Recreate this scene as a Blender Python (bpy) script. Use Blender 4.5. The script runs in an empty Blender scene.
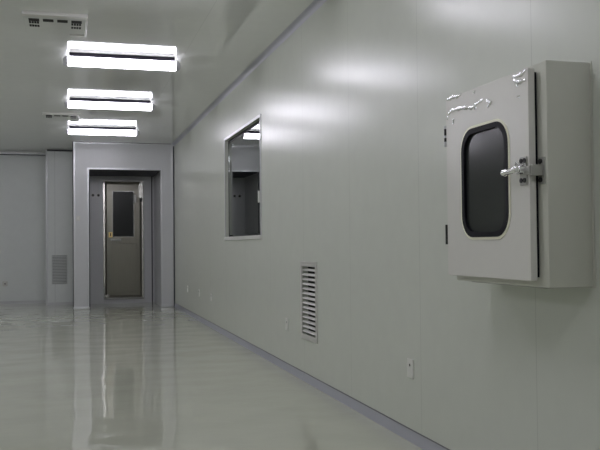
import bpy, bmesh, math, random
from mathutils import Vector, Matrix
random.seed(4)
scene = bpy.context.scene
COL = scene.collection

# ---------------------------------------------------------------- camera, world, exposure
F, YAW, PITCH, ROLL, CAM_H = 832.7, 0.27032, 0.02318, -0.00973, 1.051
cy, sy = math.cos(YAW), math.sin(YAW)
fwd = Vector((sy*math.cos(PITCH), cy*math.cos(PITCH), math.sin(PITCH)))
r0 = Vector((cy, -sy, 0)); u0 = r0.cross(fwd)
rr = r0*math.cos(ROLL) + u0*math.sin(ROLL)
uu = -r0*math.sin(ROLL) + u0*math.cos(ROLL)
cam_data = bpy.data.cameras.new('camera'); cam = bpy.data.objects.new('camera', cam_data)
COL.objects.link(cam)
cam_data.sensor_width = 36.0; cam_data.lens = F*36.0/600.0
cam_data.clip_start = 0.05; cam_data.clip_end = 100
cam.matrix_world = Matrix(((rr.x, uu.x, -fwd.x, 0), (rr.y, uu.y, -fwd.y, 0), (rr.z, uu.z, -fwd.z, CAM_H), (0, 0, 0, 1)))
scene.camera = cam
world = bpy.data.worlds.new('world'); scene.world = world; world.use_nodes = True
world.node_tree.nodes['Background'].inputs[0].default_value = (0.5, 0.5, 0.55, 1)
world.node_tree.nodes['Background'].inputs[1].default_value = 0.05
scene.view_settings.view_transform = 'Standard'; scene.view_settings.look = 'None'
scene.view_settings.exposure = 0.85; scene.view_settings.gamma = 1.0
scene.view_settings.use_curve_mapping = False
LAMP_STRENGTH = 9.0
LAMP_YS = (7.80, 10.18, 12.57, 5.42, 3.04, 0.66)

# ---------------------------------------------------------------- main measures (metres)
D, H = 1.743, 2.8                      # right wall, ceiling
B, B1, B2 = 14.37, 15.65, 16.27        # portal face, pilaster / recess back, far wall
XL, YR = -4.4, -3.8                    # left wall, rear wall
PX0, OX0, OX1, OZ = 0.073, 0.313, 1.518, 2.347   # portal left edge, opening
PIL = -0.404                           # pilaster left edge

# ---------------------------------------------------------------- materials
def mat(name, color, rough=0.4, metal=0.0, spec=0.5, coat=0.0, noise=0.0, nscale=20, bump=0.0, bscale=8, bdist=0.01, stretch=(1, 1, 1)):
    m = bpy.data.materials.new(name); m.use_nodes = True
    nt = m.node_tree; b = nt.nodes['Principled BSDF']
    b.inputs['Base Color'].default_value = (*color, 1)
    b.inputs['Roughness'].default_value = rough; b.inputs['Metallic'].default_value = metal
    b.inputs['Specular IOR Level'].default_value = spec
    b.inputs['Coat Weight'].default_value = coat; b.inputs['Coat Roughness'].default_value = 0.06
    geo = nt.nodes.new('ShaderNodeNewGeometry')
    mp = nt.nodes.new('ShaderNodeVectorMath'); mp.operation = 'MULTIPLY'
    mp.inputs[1].default_value = stretch
    nt.links.new(geo.outputs['Position'], mp.inputs[0])
    if noise > 0:
        n = nt.nodes.new('ShaderNodeTexNoise'); n.inputs['Scale'].default_value = nscale
        n.inputs['Detail'].default_value = 3
        nt.links.new(mp.outputs[0], n.inputs['Vector'])
        mx = nt.nodes.new('ShaderNodeMix'); mx.data_type = 'RGBA'
        mx.inputs[6].default_value = (*[c*(1-noise) for c in color], 1)
        mx.inputs[7].default_value = (*[min(1, c*(1+noise)) for c in color], 1)
        nt.links.new(n.outputs['Fac'], mx.inputs[0]); nt.links.new(mx.outputs[2], b.inputs['Base Color'])
    if bump > 0:
        n = nt.nodes.new('ShaderNodeTexNoise'); n.inputs['Scale'].default_value = bscale
        n.inputs['Detail'].default_value = 2
        nt.links.new(mp.outputs[0], n.inputs['Vector'])
        bp = nt.nodes.new('ShaderNodeBump'); bp.inputs['Strength'].default_value = bump
        bp.inputs['Distance'].default_value = bdist
        nt.links.new(n.outputs['Fac'], bp.inputs['Height']); nt.links.new(bp.outputs[0], b.inputs['Normal'])
    return m

def panel_mat(name, color, rough, axis, offset, pitch, width=0.006, seam=0.72, bump=0.12):
    """painted steel panels: faint mottling, a thin dark joint every pitch metres along an axis"""
    m = mat(name, color, rough, noise=0.03, nscale=9, bump=bump, bscale=2.2, bdist=0.01)
    nt = m.node_tree; b = nt.nodes['Principled BSDF']
    src = b.inputs['Base Color'].links[0].from_socket
    geo = nt.nodes.new('ShaderNodeNewGeometry'); sx = nt.nodes.new('ShaderNodeSeparateXYZ')
    nt.links.new(geo.outputs['Position'], sx.inputs[0])
    def mth(op, a, bval):
        n = nt.nodes.new('ShaderNodeMath'); n.operation = op
        nt.links.new(a, n.inputs[0]); n.inputs[1].default_value = bval
        return n.outputs[0]
    v = mth('SUBTRACT', sx.outputs[axis], offset-width/2)
    v = mth('FLOORED_MODULO', v, pitch)
    v = mth('LESS_THAN', v, width)
    mx = nt.nodes.new('ShaderNodeMix'); mx.data_type = 'RGBA'
    nt.links.new(v, mx.inputs[0]); nt.links.new(src, mx.inputs[6])
    mx.inputs[7].default_value = (*[c*seam for c in color], 1)
    nt.links.new(mx.outputs[2], b.inputs['Base Color'])
    return m

PAINT = (0.70, 0.73, 0.66)
M = {}
M['wall'] = panel_mat('painted_wall_panel', PAINT, 0.25, 1, 2.878, 1.105, 0.005, 0.86)
M['wall'].node_tree.nodes['Principled BSDF'].inputs['Specular IOR Level'].default_value = 0.24
M['wall_x'] = panel_mat('painted_back_panel', (0.80, 0.83, 0.82), 0.28, 0, -1.35, 1.1)
M['portal'] = mat('painted_portal_panel', (0.63, 0.64, 0.65), 0.28, noise=0.02, bump=0.1, bscale=2)
M['ceiling'] = panel_mat('painted_ceiling_panel', (0.83, 0.845, 0.81), 0.05, 0, 1.02, 2.36, 0.006, 0.9, 0.05)
M['cove'] = mat('anodised_cove', (0.47, 0.48, 0.53), 0.5)
M['trim'] = mat('anodised_corner_trim', (0.66, 0.67, 0.68), 0.3, metal=0.3)
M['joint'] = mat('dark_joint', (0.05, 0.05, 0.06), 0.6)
M['joint_grey'] = mat('grey_joint', (0.22, 0.22, 0.24), 0.6)
M['cabinet'] = mat('cabinet_enamel', (0.68, 0.69, 0.61), 0.24, noise=0.015, bump=0.05, bscale=5)
M['door_enamel'] = mat('cabinet_door_enamel', (0.79, 0.785, 0.735), 0.26, noise=0.015, bump=0.05, bscale=5)
M['film'] = mat('loose_protective_film', (0.95, 0.95, 0.97), 0.22, metal=0.9)
M['cream'] = mat('cream_window_bead', (0.95, 0.95, 0.76), 0.35)
M['rubber'] = mat('black_rubber', (0.006, 0.006, 0.010), 0.5, spec=0.15)
M['smoked'] = mat('smoked_pane', (0.032, 0.036, 0.034), 0.15, spec=0.35)
M['chrome'] = mat('chrome', (0.95, 0.95, 0.97), 0.1, metal=1.0)
M['nickel'] = mat('brushed_nickel', (0.45, 0.45, 0.42), 0.4, metal=0.6)
M['screw'] = mat('dark_screw', (0.03, 0.03, 0.03), 0.4, metal=0.5)
M['steel'] = mat('stainless_steel', (0.27, 0.26, 0.215), 0.28, metal=0.5, noise=0.08, nscale=30, stretch=(1, 1, 0.1))
M['steel_bright'] = mat('bright_stainless_edge', (0.75, 0.74, 0.68), 0.25, metal=0.7)
M['steel_edge'] = mat('stainless_frame', (0.36, 0.36, 0.34), 0.3, metal=0.5)
M['brass'] = mat('brass_plate', (0.75, 0.58, 0.22), 0.35, metal=0.3)
M['white'] = mat('white_plastic', (0.66, 0.66, 0.63), 0.3)
M['socket'] = mat('socket_plastic', (0.82, 0.83, 0.78), 0.3)
M['grille'] = mat('white_grille', (0.62, 0.62, 0.58), 0.35)
M['blade'] = mat('white_louvre_blade', (0.9, 0.9, 0.86), 0.35)
M['grille_grey'] = mat('grey_grille', (0.60, 0.62, 0.61), 0.45)
M['grille_back'] = mat('grey_duct_back', (0.2, 0.21, 0.21), 0.6)
M['slot'] = mat('dark_slot', (0.006, 0.006, 0.006), 0.8)
M['housing'] = mat('lamp_housing', (0.03, 0.025, 0.05), 0.6)
M['cap'] = mat('lamp_end_cap', (0.62, 0.62, 0.68), 0.2, spec=0.8)
M['sill'] = mat('white_sill', (0.75, 0.75, 0.72), 0.4)
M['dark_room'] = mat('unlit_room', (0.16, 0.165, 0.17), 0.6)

m = bpy.data.materials.new('glowing_diffuser'); m.use_nodes = True
nt = m.node_tree; nt.nodes.clear()
em = nt.nodes.new('ShaderNodeEmission'); em.inputs[0].default_value = (0.92, 0.89, 1.0, 1); em.inputs[1].default_value = LAMP_STRENGTH
out = nt.nodes.new('ShaderNodeOutputMaterial'); nt.links.new(em.outputs[0], out.inputs[0]); M['lamp'] = m

m = mat('window_glass', (0.6, 0.64, 0.62), 0.0); b = m.node_tree.nodes['Principled BSDF']
b.inputs['Transmission Weight'].default_value = 1.0; b.inputs['IOR'].default_value = 1.5; M['glass'] = m

# floor: glossy grey-green epoxy with slow ripples
m = mat('epoxy_floor', (0.595, 0.615, 0.51), 0.05, noise=0.03, nscale=1.6); nt = m.node_tree; b = nt.nodes['Principled BSDF']
b.inputs['IOR'].default_value = 1.5
geo = nt.nodes.new('ShaderNodeNewGeometry')
n1 = nt.nodes.new('ShaderNodeTexNoise'); n1.inputs['Scale'].default_value = 2.6; n1.inputs['Detail'].default_value = 0.6
n2 = nt.nodes.new('ShaderNodeTexNoise'); n2.inputs['Scale'].default_value = 11.0; n2.inputs['Detail'].default_value = 1
for n in (n1, n2): nt.links.new(geo.outputs['Position'], n.inputs['Vector'])
ad = nt.nodes.new('ShaderNodeMath'); ad.operation = 'MULTIPLY_ADD'; ad.inputs[1].default_value = 0.08
nt.links.new(n2.outputs['Fac'], ad.inputs[0]); nt.links.new(n1.outputs['Fac'], ad.inputs[2])
bp = nt.nodes.new('ShaderNodeBump'); bp.inputs['Strength'].default_value = 0.8; bp.inputs['Distance'].default_value = 0.008
nt.links.new(ad.outputs[0], bp.inputs['Height']); nt.links.new(bp.outputs[0], b.inputs['Normal'])
M['floor'] = m

# ---------------------------------------------------------------- helpers
ORIGIN = {}
def obj(name, bm, material, parent=None, smooth=False, shift=None):
    """link a bmesh (built in world coordinates) as one mesh object, optionally under a parent"""
    o0 = ORIGIN.get(parent.name, Vector((0, 0, 0))) if parent else Vector(shift or (0, 0, 0))
    bmesh.ops.recalc_face_normals(bm, faces=bm.faces[:])
    bmesh.ops.translate(bm, verts=bm.verts[:], vec=-o0)
    me = bpy.data.meshes.new(name); bm.to_mesh(me); bm.free()
    me.materials.append(material)
    if smooth:
        for p in me.polygons: p.use_smooth = True
        me.set_sharp_from_angle(angle=math.radians(38))
    o = bpy.data.objects.new(name, me); COL.objects.link(o)
    if parent: o.parent = parent
    else: o.location = o0
    ORIGIN[o.name] = o0
    return o
def thing(name, label, cat, loc=(0, 0, 0), group=None):
    o = bpy.data.objects.new(name, None); COL.objects.link(o); o.location = loc
    o.empty_display_size = 0.05
    o['label'] = label; o['category'] = cat
    if group: o['group'] = group
    ORIGIN[o.name] = Vector(loc)
    return o
def struct(name, bm, material, smooth=False, parent=None):
    o = obj(name, bm, material, parent, smooth)
    if not parent: o['kind'] = 'structure'
    return o
def box(bm, x0, x1, y0, y1, z0, z1, bev=0.0, seg=2):
    t = bmesh.new()
    bmesh.ops.create_cube(t, size=1)
    bmesh.ops.scale(t, vec=(x1-x0, y1-y0, z1-z0), verts=t.verts[:])
    bmesh.ops.translate(t, vec=((x0+x1)/2, (y0+y1)/2, (z0+z1)/2), verts=t.verts[:])
    if bev: bmesh.ops.bevel(t, geom=t.edges[:], offset=bev, segments=seg, affect='EDGES', profile=0.5)
    me = bpy.data.meshes.new('t'); t.to_mesh(me); t.free(); bm.from_mesh(me); bpy.data.meshes.remove(me)
    return bm
def bx(*a, **k): return box(bmesh.new(), *a, **k)
def extrude_profile(bm, prof, axis, a0, a1):
    """closed profile: list of (p, q) in the two other axes; extruded along axis from a0 to a1"""
    def P(a, p, q): return {0: (a, p, q), 1: (p, a, q), 2: (p, q, a)}[axis]
    r0 = [bm.verts.new(P(a0, *v)) for v in prof]; r1 = [bm.verts.new(P(a1, *v)) for v in prof]
    n = len(prof)
    for i in range(n): bm.faces.new((r0[i], r0[(i+1) % n], r1[(i+1) % n], r1[i]))
    bm.faces.new(r0); bm.faces.new(r1[::-1])
    return bm
def rrect(a0, a1, b0, b1, r, n=8):
    pts = []
    for (ca, cb, s) in ((a1-r, b1-r, 0), (a0+r, b1-r, 90), (a0+r, b0+r, 180), (a1-r, b0+r, 270)):
        for k in range(n+1):
            t = math.radians(s+90*k/n); pts.append((ca+r*math.cos(t), cb+r*math.sin(t)))
    return pts
def ring_x(bm, outer, inner, x0, x1):
    """ring between two equal-count loops in the YZ plane, thickness x0..x1"""
    n = len(outer)
    L = [[bm.verts.new((x, *p)) for p in loop] for x in (x0, x1) for loop in (outer, inner)]
    for i in range(n):
        j = (i+1) % n
        bm.faces.new((L[0][i], L[0][j], L[1][j], L[1][i])); bm.faces.new((L[2][i], L[3][i], L[3][j], L[2][j]))
        bm.faces.new((L[0][i], L[2][i], L[2][j], L[0][j])); bm.faces.new((L[1][i], L[1][j], L[3][j], L[3][i]))
    return bm
def tube(bm, pts, rad, n=12, squash=None):
    pts = [Vector(p) for p in pts]; rings = []
    rads = rad if isinstance(rad, (list, tuple)) else [rad]*len(pts)
    for i, p in enumerate(pts):
        d = (pts[min(i+1, len(pts)-1)] - pts[max(i-1, 0)]).normalized()
        a = d.cross(Vector((1, 0, 0))) if abs(d.x) < 0.9 else d.cross(Vector((0, 0, 1)))
        a.normalize(); c = d.cross(a).normalized()
        ring = []
        for k in range(n):
            t = 2*math.pi*k/n; v = a*math.cos(t)*rads[i] + c*math.sin(t)*rads[i]
            if squash is not None: v.x *= squash
            ring.append(bm.verts.new(p+v))
        rings.append(ring)
    for i in range(len(rings)-1):
        for k in range(n): bm.faces.new((rings[i][k], rings[i][(k+1) % n], rings[i+1][(k+1) % n], rings[i+1][k]))
    bm.faces.new(rings[0]); bm.faces.new(rings[-1][::-1])
    return bm
def disc(bm, c, axis, r, t, n=20):
    c = Vector(c); d = {0: Vector((1, 0, 0)), 1: Vector((0, 1, 0)), 2: Vector((0, 0, 1))}[axis]
    return tube(bm, [c-d*t/2, c+d*t/2], r, n)

# ---------------------------------------------------------------- room shell
T = 0.1
struct('floor', bx(XL-T, D+T, YR-T, B2+T, -0.1, 0), M['floor'])
struct('ceiling', bx(XL-T, D+T, YR-T, B2+T, H, H+0.1), M['ceiling'])
# right wall with the window hole
WY0, WY1, WZ0, WZ1 = 7.66, 9.50, 1.14, 2.257
bm = bmesh.new()
GY0, GY1, GZ0, GZ1 = 5.865, 6.235, 0.36, 0.885          # hole behind the wall grille
WT = 0.06
box(bm, D, D+WT, YR-T, GY0, 0, H); box(bm, D, D+WT, GY0, GY1, 0, GZ0); box(bm, D, D+WT, GY0, GY1, GZ1, H)
box(bm, D, D+WT, GY1, WY0, 0, H); box(bm, D, D+WT, WY0, WY1, 0, WZ0); box(bm, D, D+WT, WY0, WY1, WZ1, H)
box(bm, D, D+WT, WY1, B2+T, 0, H)
struct('wall_right', bm, M['wall'])
struct('wall_left', bx(XL-T, XL, YR, B2, 0, H), M['wall'])
struct('wall_rear', bx(XL, D, YR-T, YR, 0, H), M['wall_x'])
struct('wall_far_left', bx(XL, PIL, B2, B2+T, 0, H), M['wall_x'])
struct('wall_pilaster', bx(PIL, PX0, B1, B2+T, 0, H), M['wall_x'])
# portal: header and two columns
bm = bmesh.new()
extrude_profile(bm, [(PX0, 0), (OX0, 0), (OX0, OZ), (OX1, OZ), (OX1, 0), (D, 0), (D, H), (PX0, H)], 1, B, B1)
struct('wall_portal', bm, M['portal'])
# back of the recess, with the door opening
DX0, DX1, DZ0, DZ1 = 0.60, 1.33, 0.075, 2.265
bm = bmesh.new()
box(bm, PX0, DX0, B1, B1+T, 0, H); box(bm, DX1, D, B1, B1+T, 0, H)
box(bm, DX0, DX1, B1, B1+T, 0, DZ0); box(bm, DX0, DX1, B1, B1+T, DZ1, H)
struct('wall_recess', bm, M['portal'])
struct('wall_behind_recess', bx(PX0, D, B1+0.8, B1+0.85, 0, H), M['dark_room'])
# unlit room behind the window
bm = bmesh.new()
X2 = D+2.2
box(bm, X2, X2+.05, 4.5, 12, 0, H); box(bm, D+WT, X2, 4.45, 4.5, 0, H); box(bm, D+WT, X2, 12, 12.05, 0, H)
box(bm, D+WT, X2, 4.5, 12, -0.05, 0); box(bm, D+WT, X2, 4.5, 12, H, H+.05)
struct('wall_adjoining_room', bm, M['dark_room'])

# coves
def cove_profile(x, z, sx, sz, r, n=6):
    pts = [(x, z), (x+sx*r, z)]
    c = (x+sx*r, z+sz*r)
    for k in range(1, n+1):
        t = math.pi/2*k/n; pts.append((c[0]-sx*r*math.sin(t), c[1]-sz*r*math.cos(t)))
    return pts
def slant(x, z, w, h): return [(x, z), (x-w, z), (x-w*0.75, z+h*0.22), (x-w*0.35, z+h*0.6), (x-w*0.15, z+h), (x, z+h)]
struct('baseboard_right', extrude_profile(bmesh.new(), slant(D, 0, 0.010, 0.062), 1, YR, B), M['cove'], True)
struct('trim_7', bx(D-0.004, D, YR, B, 0.062, 0.067), M['joint_grey'])
struct('trim_1', extrude_profile(bmesh.new(), cove_profile(D, H, -1, -1, 0.045), 1, YR, B), M['cove'], True)
bm = bmesh.new()
box(bm, XL, PIL, B2-0.02, B2, 0, 0.055); struct('baseboard_far_left', bm, M['trim'])
struct('baseboard_pilaster', bx(PIL, PX0, B1-0.02, B1, 0, 0.05), M['trim'])
bm = bmesh.new()
box(bm, XL, PIL, B2-0.03, B2, H-0.03, H); struct('trim_2', bm, M['trim'])
bm = bmesh.new()
box(bm, XL, PIL, B2-0.035, B2-0.0, H-0.045, H-0.03); box(bm, PIL+.02, PX0, B1-0.03, B1, H-0.025, H)
struct('trim_3', bm, M['joint'])
# corner trims of pilaster and portal
bm = bmesh.new(); box(bm, PIL-0.004, PIL+0.028, B1-0.006, B1+0.03, 0, H, 0.003); struct('trim_4', bm, M['trim'])
bm = bmesh.new()
g = 0.006
box(bm, PX0-g, PX0+0.028, B-g, B+0.03, 0.0, H, 0.004)
box(bm, PX0+0.028, D-0.02, B-g, B+0.01, H-0.03, H-0.005, 0.003)
box(bm, OX0-0.026, OX0+g, B-g, B+0.03, 0.0, OZ, 0.004)
box(bm, OX1-g, OX1+0.026, B-g, B+0.03, 0.0, OZ, 0.004)
box(bm, OX0-0.026, OX1+0.026, B-g, B+0.03, OZ-g, OZ+0.026, 0.004)
box(bm, D-0.05, D-0.02, B-g, B+0.01, 0.0, H-.03, 0.003)
struct('trim_5', bm, M['trim'])
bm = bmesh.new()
box(bm, PX0, D-.05, B-0.004, B, H-0.006, H); box(bm, D-0.02, D, B-0.01, B, 0, H-0.04)
box(bm, PX0-0.02, PX0-g, B-0.001, B+0.03, 0, H); box(bm, OX0+g, OX0+.02, B+.005, B+.03, 0, OZ)
box(bm, 1.470, 1.490, B1-0.012, B1, 0, OZ-.01)
box(bm, OX0+g, OX1-g, B+0.035, B1-0.015, OZ-0.012, OZ-0.001)  # dark sheet under the recess soffit, standing in for its shade
struct('trim_6_and_soffit_shade', bm, M['joint'])
bm = bmesh.new()
box(bm, PX0-0.012, OX0+0.012, B-0.02, B+0.10, 0, 0.045, 0.01)
box(bm, OX1-0.012, D-.03, B-0.02, B+0.10, 0, 0.045, 0.01)
struct('baseboard_portal', bm, M['trim'], True)

# ---------------------------------------------------------------- window_1 in the right wall
bm = bmesh.new(); fw = 0.028
gx0, gx1 = D-0.008, D+WT
for (a0, a1, c0, c1) in ((WY0-fw, WY1+fw, WZ1, WZ1+fw), (WY0-fw, WY0, WZ0, WZ1), (WY1, WY1+fw, WZ0, WZ1)):
    box(bm, D-0.008, D-0.0005, a0, a1, c0, c1, 0.002)
w = struct('window_1', bm, M['trim'])
obj('window_sill', bx(D-0.014, D-0.0005, WY0-fw, WY1+fw, WZ0-0.035, WZ0+.003, bev=0.004), M['sill'], w)
obj('window_gasket', ring_x(bmesh.new(), rrect(WY0+.001, WY1-.001, WZ0+.001, WZ1-.001, 0.01), rrect(WY0+0.02, WY1-0.015, WZ0+0.012, WZ1-0.03, 0.06), D+0.034, D+0.050), M['rubber'], w)
obj('window_glass', bx(D+0.036, D+0.044, WY0+0.03, WY1-0.03, WZ0+0.025, WZ1-0.025), M['glass'], w)
obj('inner_window_glass', bx(D+0.052, D+0.057, WY0+0.004, WY1-0.004, WZ0+0.004, WZ1-0.004), M['glass'], w)
o = obj('window_latch', bx(D-0.02, D-0.006, WY0-0.006, WY0+0.055, 1.45, 1.56, bev=0.005), M['white'], w); o['label'] = 'small white latch on the near frame side'

# ---------------------------------------------------------------- door_1: stainless door in the recess
bm = bmesh.new()
def frame_xz(bm, x0, x1, z0, z1, w, y0, y1, wb=None):
    wb = wb if wb is not None else w
    box(bm, x0, x0+w, y0, y1, z0, z1, 0.004); box(bm, x1-w, x1, y0, y1, z0, z1, 0.004)
    box(bm, x0+w, x1-w, y0, y1, z1-w, z1, 0.004); box(bm, x0+w, x1-w, y0, y1, z0, z0+wb, 0.004)
frame_xz(bm, DX0, DX1, DZ0, DZ1, 0.03, B1-0.03, B1+0.09)
dr = struct('door_1', bm, M['steel_edge']); dr.name = 'door_1'
# sloping inner reveal
bm = bmesh.new()
a, c = (DX0+0.03, DX1-0.03, DZ0+0.03, DZ1-0.03), (DX0+0.065, DX1-0.07, DZ0+0.07, DZ1-0.075)
vo = [bm.verts.new((x, B1-0.02, z)) for x, z in ((a[0], a[2]), (a[1], a[2]), (a[1], a[3]), (a[0], a[3]))]
vi = [bm.verts.new((x, B1+0.05, z)) for x, z in ((c[0], c[2]), (c[1], c[2]), (c[1], c[3]), (c[0], c[3]))]
for i in range(4): bm.faces.new((vo[i], vo[(i+1) % 4], vi[(i+1) % 4], vi[i]))
obj('door_reveal', bm, M['steel'], dr)
lf = bmesh.new()
lx0, lx1, lz0, lz1 = c[0], c[1], c[2], c[3]
gx0, gx1, gz0, gz1 = 0.775, 1.15, 1.225, 2.06
ly0, ly1 = B1+0.045, B1+0.085
box(lf, lx0, gx0, ly0, ly1, lz0, lz1); box(lf, gx1, lx1, ly0, ly1, lz0, lz1)
box(lf, gx0, gx1, ly0, ly1, lz0, gz0); box(lf, gx0, gx1, ly0, ly1, gz1, lz1)
leaf = obj('door_leaf', lf, M['steel'], dr)
bm = bmesh.new(); frame_xz(bm, lx0+0.05, lx1-0.05, lz0+0.06, gz0-0.12, 0.008, ly0-0.005, ly0); obj('lower_panel_bead', bm, M['steel'], leaf)
bm = bmesh.new(); frame_xz(bm, gx0-0.012, gx1+0.012, gz0-0.012, gz1+0.012, 0.014, ly0-0.008, ly0); obj('pane_bead', bm, M['steel_bright'], leaf)
obj('door_pane', bx(gx0, gx1, ly0+0.012, ly0+0.02, gz0, gz1), M['smoked'], leaf)
o = obj('lock_plate', bx(0.695, 0.765, ly0-0.012, ly0, 1.21, 1.31, bev=0.003), M['brass'], leaf); o['label'] = 'yellow square lock label with a black mark'
obj('lock_mark', bx(0.722, 0.738, ly0-0.015, ly0-0.011, 1.235, 1.29), M['screw'], o)
bm = bmesh.new(); disc(bm, (0.755, ly0-0.02, 1.165), 1, 0.022, 0.03); tube(bm, [(0.755, ly0-0.045, 1.165), (0.79, ly0-0.05, 1.163), (0.90, ly0-0.05, 1.163)], 0.012); box(bm, 0.74, 0.92, ly0-.006, ly0, 1.145, 1.185)
obj('door_handle', bm, M['nickel'], leaf, True)
bm = bmesh.new(); box(bm, gx1+0.0, gx1+0.045, ly0-0.03, ly0, 1.86, 2.0, 0.004); obj('upper_bolt', bm, M['sill'], leaf)
bm = bmesh.new()
extrude_profile(bm, [(1.235, 1.95), (1.305, 1.90), (1.305, 2.235), (1.27, 2.235), (1.235, 2.15)], 1, B1-0.045, B1-0.03)
obj('hinge_plate', bm, M['steel_bright'], dr)
obj('hinge_knuckle', disc(bmesh.new(), (1.28, B1-0.05, 1.90), 2, 0.018, 0.07), M['screw'], dr)
bm = bmesh.new(); box(bm, DX0-.005, DX0+0.028, B1-0.04, B1-.03, 0.3, 2.2); box(bm, DX1-0.038, DX1-0.016, B1-0.04, B1-.03, 0.12, 1.88); obj('jamb_strip', bm, M['steel_bright'], dr)
bm = bmesh.new(); box(bm, DX0+.03, DX0+0.10, B1-0.045, B1-.028, 0.115, 0.165, 0.004); obj('foot_bracket', bm, M['steel_bright'], dr)

# ---------------------------------------------------------------- ceiling lamps
def make_lamp(y, label):
    x0, x1 = -0.005, 0.96
    t = thing('ceiling_lamp', label, 'ceiling lamp', ((x0+x1)/2, y, H), 'fluorescent batten lamps on the ceiling')
    # narrow mounting housing against the ceiling
    hs = obj('housing', extrude_profile(bmesh.new(), [(y-0.064, H), (y+0.064, H), (y+0.070, H-0.035), (y-0.070, H-0.035)], 0, x0+0.01, x1-0.01), M['housing'], t)
    prof = [(y+0.062, H-0.036), (y+0.064, H-0.055), (y+0.062, H-0.074), (y+0.054, H-0.090), (y+0.035, H-0.106), (y+0.015, H-0.110)]
    prof += [(2*y-p[0], p[1]) for p in reversed(prof)]
    bm = bmesh.new(); rings = []
    for (xx, sc) in ((x0-0.022, 0.55), (x0-0.014, 0.82), (x0, 1), (x1, 1), (x1+0.014, 0.82), (x1+0.022, 0.55)):
        rings.append([bm.verts.new((xx, y+(p[0]-y)*sc, H-0.055+(p[1]-H+0.055)*sc)) for p in prof])
    for i in range(5):
        for k in range(len(prof)): bm.faces.new((rings[i][k], rings[i][(k+1) % len(prof)], rings[i+1][(k+1) % len(prof)], rings[i+1][k]))
    bm.faces.new(rings[0]); bm.faces.new(rings[-1][::-1])
    obj('diffuser', bm, M['lamp'], t, True)
    cap = [(y+1.0*(p[0]-y), p[1]) for p in prof]
    for s, xe in ((-1, x0-0.006), (1, x1+0.006)):
        bm = bmesh.new()
        r = []
        for (dx, sc) in ((0, 1.0), (0.02, 0.95), (0.034, 0.75), (0.04, 0.45)):
            r.append([bm.verts.new((xe+s*dx, y+(p[0]-y)*sc, H-0.08+(p[1]-H+0.08)*sc)) for p in cap])
        for i in range(3):
            for k in range(len(cap)): bm.faces.new((r[i][k], r[i][(k+1) % len(cap)], r[i+1][(k+1) % len(cap)], r[i+1][k]))
        bm.faces.new(r[0]); bm.faces.new(r[-1])
        obj('end_cap', bm, M['cap'], t, True)
    return t
def dup(root, loc, label):
    r = root.copy(); COL.objects.link(r); r.location = loc; r['label'] = label
    for ch in list(root.children):
        c = ch.copy(); COL.objects.link(c); c.parent = r
        for g2 in ch.children:
            d2 = g2.copy(); COL.objects.link(d2); d2.parent = c
    return r
LL = ['glowing ceiling batten lamp, nearest and longest of the three in view',
      'glowing ceiling batten lamp, middle one of the three in view',
      'glowing ceiling batten lamp closest to the far door portal, smallest in view',
      'glowing ceiling batten lamp just above the top edge of the picture',
      'ceiling batten lamp over the pass box, out of view',
      'ceiling batten lamp directly over the camera, out of view']
lamp0 = make_lamp(LAMP_YS[0], LL[0])
for y, lb in list(zip(LAMP_YS, LL))[1:]: dup(lamp0, (lamp0.location.x, y, H), lb)
FILL_ROW = ((12.57, 'beside the far wall'), (10.18, 'farthest'), (7.80, 'second farthest'), (5.42, 'third farthest'), (3.04, 'fourth farthest'), (0.66, 'beside the camera'))  # unseen second row, added to brighten walls and floor evenly
for y, w_ in FILL_ROW: dup(lamp0, (-2.9, y, H), 'added fill lamp in the left row, out of view, ' + w_)

# ---------------------------------------------------------------- ceiling vents
def make_vent(y, label):
    x0, x1, dpt = -0.335, 0.14, 0.60
    t = thing('ceiling_vent', label, 'ceiling vent', ((x0+x1)/2, y+dpt/2, H), 'louvred vents on the ceiling')
    obj('vent_panel', bx(x0+0.004, x1-0.004, y+0.004, y+dpt-0.004, H-0.012, H, bev=0.002), M['ceiling'], t)
    bm = bmesh.new()
    box(bm, x0, x1, y-0.01, y+0.05, H-0.027, H, 0.005)           # bright front lip
    box(bm, x1-0.016, x1, y+0.07, y+dpt, H-0.024, H, 0.003)
    box(bm, x1-0.13, x1, y+dpt-0.02, y+dpt, H-0.024, H, 0.003)
    obj('vent_lip', bm, M['grille'], t)
    cols = [x0+0.04, x0+0.145, x0+0.25, x0+0.355]
    rows = {0: [0, 1, 2], 1: [0], 2: [0], 3: [0, 1, 2]}
    for ci, cx in enumerate(cols):
        for rw in rows[ci]:
            yy = y+(0.150, 0.235, 0.335)[rw]
            bm = bmesh.new()
            nseg = 1 if rw == 0 else 4
            ww = 0.078/nseg
            for k in range(nseg): box(bm, cx+k*ww, cx+(k+1)*ww-(0.004 if nseg > 1 else 0), yy, yy+(0.072 if rw == 0 else 0.055), H-0.0145, H-0.0115)
            obj('louvre', bm, M['slot'], t)
    return t
vent0 = make_vent(6.45, 'pale louvred vent on the ceiling, in front of the nearest lamp')
dup(vent0, (vent0.location.x, 11.28+0.30, H), 'pale louvred vent on the ceiling, beside the smallest lamp by the far wall')

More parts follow.
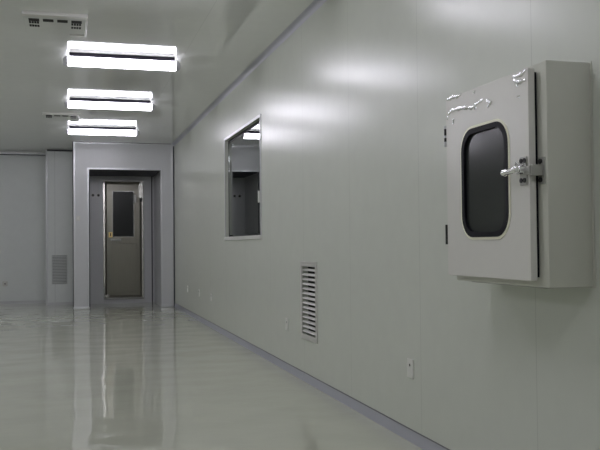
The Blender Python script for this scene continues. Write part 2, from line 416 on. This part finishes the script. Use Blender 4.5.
# ---------------------------------------------------------------- pass box on the right wall
PB0, PB1, PBZ0, PBZ1, PBX = 2.496, 3.20, 0.8936, 1.672, 1.566
pb = thing('pass_box', 'grey enamelled pass box with windowed door mounted on the right wall', 'pass box', (D, (PB0+PB1)/2, PBZ0))
obj('body', bx(PBX, D-0.0005, PB0, PB1, PBZ0, PBZ1, bev=0.007), M['cabinet'], pb, True)
obj('wall_flange', bx(D-0.004, D-0.0008, PB0-0.006, PB1+0.006, PBZ0-0.002, PBZ1+0.002, bev=0.001), M['cabinet'], pb)
DXF, DXB = 1.524, 1.550
DY0, DY1, DZa, DZb = 2.542, 3.190, 0.917, 1.653
wy0, wy1, wz0, wz1, wr = 2.680, 3.046, 1.072, 1.498, 0.088
obj('door_seal', bx(DXB, PBX, DY0+0.014, DY1-0.01, DZa+0.012, DZb-0.012), M['rubber'], pb)
door = obj('door', ring_x(bmesh.new(), rrect(DY0, DY1, DZa, DZb, 0.006), rrect(wy0, wy1, wz0, wz1, wr), DXF, DXB), M['door_enamel'], pb)
mod = door.modifiers.new('bevel', 'BEVEL'); mod.width = 0.0025; mod.segments = 2; mod.limit_method = 'ANGLE'; mod.angle_limit = math.radians(50)
obj('window_bead', ring_x(bmesh.new(), rrect(wy0-0.010, wy1+0.010, wz0-0.010, wz1+0.010, wr+0.010), rrect(wy0, wy1, wz0, wz1, wr), DXF-0.003, DXF+0.002), M['cream'], door)
obj('window_gasket', ring_x(bmesh.new(), rrect(wy0, wy1, wz0, wz1, wr), rrect(wy0+0.022, wy1-0.022, wz0+0.02, wz1-0.02, wr-0.014), DXF-0.005, DXF+0.018), M['rubber'], door)
obj('window_pane', bx(DXF+0.006, DXF+0.012, wy0+0.012, wy1-0.012, wz0+0.012, wz1-0.012), M['smoked'], door)
# hinges on the far side
HX = DXF+0.003
for z0 in (1.455, 1.045):
    hg = obj('hinge', tube(bmesh.new(), [(HX, DY1+0.009, z0), (HX, DY1+0.009, z0+0.082)], 0.008), M['screw'], pb, True)
    if z0 > 1.3:
        for a0, a1 in ((0.0, 0.02), (0.036, 0.046), (0.074, 0.086)):
            obj('hinge_cap', tube(bmesh.new(), [(HX, DY1+0.009, z0+a0), (HX, DY1+0.009, z0+a1)], 0.0092), M['trim'], hg, True)
# latch handle
HZ = 1.300
bm = bmesh.new(); box(bm, DXF-0.006, DXF, 2.552, 2.596, HZ-0.052, HZ+0.047, 0.002)
lp = obj('latch_plate', bm, M['nickel'], door)
for zz in (HZ+0.033, HZ-0.035):
    bm = bmesh.new()
    for yy in (2.584, 2.562): disc(bm, (DXF-0.007, yy, zz), 0, 0.0085, 0.005)
    obj('screw', bm, M['screw'], lp, True)
bm = bmesh.new()
tube(bm, [(DXF-0.012, 2.566, HZ+0.004), (DXF-0.030, 2.580, HZ+0.004), (DXF-0.032, 2.596, HZ+0.001), (DXF-0.028, 2.630, HZ), (DXF-0.028, 2.652, HZ+0.001), (DXF-0.028, 2.662, HZ-0.001), (DXF-0.028, 2.671, HZ-0.003)],
     [0.014, 0.014, 0.012, 0.011, 0.0105, 0.014, 0.011], 14)
disc(bm, (DXF-0.016, 2.570, HZ+0.002), 0, 0.017, 0.026)
tube(bm, [(DXF-0.018, 2.572, HZ+0.014), (DXF-0.022, 2.590, HZ+0.030), (DXF-0.02, 2.598, HZ+0.020)], 0.004)
obj('lever_handle', bm, M['chrome'], door, True)
bm = bmesh.new(); disc(bm, (DXF-0.034, 2.566, HZ+0.002), 0, 0.011, 0.008); obj('lever_pivot', bm, M['chrome'], door, True)
# keeper on the body strip
bm = bmesh.new(); box(bm, PBX-0.046, PBX, 2.516, 2.530, HZ-0.022, HZ+0.016, 0.002); box(bm, PBX-0.050, PBX-0.028, 2.528, 2.556, HZ-0.018, HZ+0.012, 0.002)
box(bm, PBX-0.006, PBX, 2.508, 2.540, HZ-0.05, HZ+0.042, 0.001)
kp = obj('latch_keeper', bm, M['nickel'], pb)
for zz in (HZ+0.028, HZ-0.036):
    obj('screw', disc(bmesh.new(), (PBX-0.008, 2.528, zz), 0, 0.009, 0.006), M['screw'], kp, True)
# loose protective film, creased along the top of the door
cre = [[(3.177, 1.564), (3.165, 1.589), (3.133, 1.599), (3.069, 1.595), (2.998, 1.590), (2.956, 1.579), (2.922, 1.588), (2.865, 1.597)],
       [(3.121, 1.562), (3.122, 1.540)], [(2.931, 1.579), (2.918, 1.567)], [(2.836, 1.589), (2.806, 1.576), (2.828, 1.563)],
       [(3.176, 1.650), (3.150, 1.648), (3.118, 1.652), (3.085, 1.646), (3.045, 1.650)], [(2.937, 1.640), (2.931, 1.632)],
       [(2.640, 1.640), (2.593, 1.637), (2.550, 1.647)], [(2.634, 1.628), (2.600, 1.614), (2.556, 1.613)], [(2.617, 1.617), (2.612, 1.598)],
       [(2.605, 1.566), (2.602, 1.557)]]
for pl in cre:
    bm = bmesh.new()
    pts = []; rad = []
    for i in range(len(pl)-1):
        for k in range(4):
            f = k/4; pts.append((DXF-0.0005, pl[i][0]*(1-f)+pl[i+1][0]*f, pl[i][1]*(1-f)+pl[i+1][1]*f))
    pts.append((DXF-0.0005, *pl[-1]))
    n = len(pts)
    for i in range(n): rad.append((0.0078+0.0030*math.sin(i*1.7)+0.001*random.random())*(0.45+0.55*math.sin(math.pi*(i+0.5)/n)))
    tube(bm, pts, rad, 12, 0.5)
    o = obj('film_crease', bm, M['film'], door, True); o['label'] = 'shiny crease of clear protective film'
# bracket under the body
bm = bmesh.new(); box(bm, PBX+0.02, PBX+0.05, 2.55, 3.10, PBZ0-0.004, PBZ0-0.0005); obj('underside_rail', bm, M['nickel'], pb)

# ---------------------------------------------------------------- return-air grille on the right wall
gr = thing('wall_grille', 'white louvred return air grille low on the right wall', 'wall grille', (D, 6.05, 0.33))
obj('grille_frame', ring_x(bmesh.new(), rrect(5.832, 6.268, 0.325, 0.918, 0.004, 3), rrect(5.868, 6.232, 0.363, 0.882, 0.004, 3), D-0.008, D-0.0005), M['grille'], gr)
n = 14; z0, z1 = 0.37, 0.876; pz = (z1-z0)/n
for i in range(n):
    zc = z0+(i+0.5)*pz
    bm = bmesh.new()
    prof = [(D-0.006, zc-0.0075), (D-0.004, zc-0.009), (D+0.018, zc+0.005), (D+0.016, zc+0.0075)]
    # profile lies in XZ
    v0 = [bm.verts.new((p[0], 5.868, p[1])) for p in prof]; v1 = [bm.verts.new((p[0], 6.232, p[1])) for p in prof]
    for k in range(4): bm.faces.new((v0[k], v0[(k+1) % 4], v1[(k+1) % 4], v1[k]))
    bm.faces.new(v0); bm.faces.new(v1[::-1])
    obj('louvre_blade', bm, M['blade'], gr)
obj('duct_back', bx(D+0.045, D+0.055, GY0+.002, GY1-.002, GZ0+.002, GZ1-.002), M['slot'], gr)

# small grille on the far pilaster
gr2 = thing('wall_grille', 'grey louvred grille low on the pilaster left of the door portal', 'wall grille', (-0.17, B1, 0.38))
bm = bmesh.new(); frame_xz(bm, -0.308, -0.038, 0.375, 0.902, 0.014, B1-0.008, B1); obj('grille_frame', bm, M['grille_grey'], gr2)
bm = bmesh.new()
obj('duct_back', bx(-0.294, -0.052, B1-0.002, B1-0.0003, 0.389, 0.888), M['grille_back'], gr2)
for i in range(18):
    zc = 0.396+i*0.0275
    obj('louvre_blade', bx(-0.294, -0.052, B1-0.0075, B1-0.0025, zc, zc+0.019), M['grille_grey'], gr2)

# ---------------------------------------------------------------- sockets and switches
def make_socket(y, z, label):
    t = thing('wall_socket', label, 'socket', (D, y, z-0.05), 'white sockets low on the right wall')
    obj('socket_plate', bx(D-0.007, D-0.0005, y-0.040, y+0.040, z-0.05, z+0.05, bev=0.003), M['socket'], t)
    bm = bmesh.new()
    disc(bm, (D-0.0075, y, z+0.018), 0, 0.007, 0.003)
    obj('socket_hole', bm, M['slot'], t)
    return t
s0 = make_socket(4.113, 0.388, 'white socket plate low on the right wall, nearest the camera')
for y, lb in ((6.71, 'white socket plate low on the right wall, just left of the louvred grille'),
              (10.54, 'white socket plate below the window, nearest of the three far ones'),
              (11.56, 'white socket plate on the right wall, middle of the three far ones'),
              (12.73, 'white socket plate on the right wall, closest to the door portal')):
    dup(s0, (D, y, 0.338), lb)
t = thing('wall_socket', 'small pale socket low on the far left wall', 'socket', (-1.146, B2, 0.33))
obj('socket_plate', bx(-1.19, -1.10, B2-0.01, B2-0.0005, 0.33, 0.42, bev=0.003), M['white'], t)
obj('socket_hole', disc(bmesh.new(), (-1.145, B2-0.011, 0.375), 1, 0.012, 0.003), M['slot'], t)
t = thing('light_switch', 'small pale switch plate on the left portal column', 'light switch', (0.14, B, 1.48))
obj('switch_plate', bx(0.105, 0.175, B-0.01, B-0.0005, 1.48, 1.56, bev=0.003), M['white'], t)
obj('rocker', bx(0.125, 0.155, B-0.014, B-0.009, 1.50, 1.54, bev=0.002), M['sill'], t)
for x, lb in ((0.417, 'left one of two black round buttons beside the steel door'), (0.515, 'right one of two black round buttons beside the steel door')):
    t = thing('push_button', lb, 'button', (x, B1, 1.983), 'round buttons beside the steel door')
    obj('button_cap', disc(bmesh.new(), (x, B1-0.012, 1.983), 1, 0.022, 0.022), M['slot'], t, True)
    obj('button_rim', disc(bmesh.new(), (x, B1-0.003, 1.983), 1, 0.030, 0.005), M['nickel'], t, True)
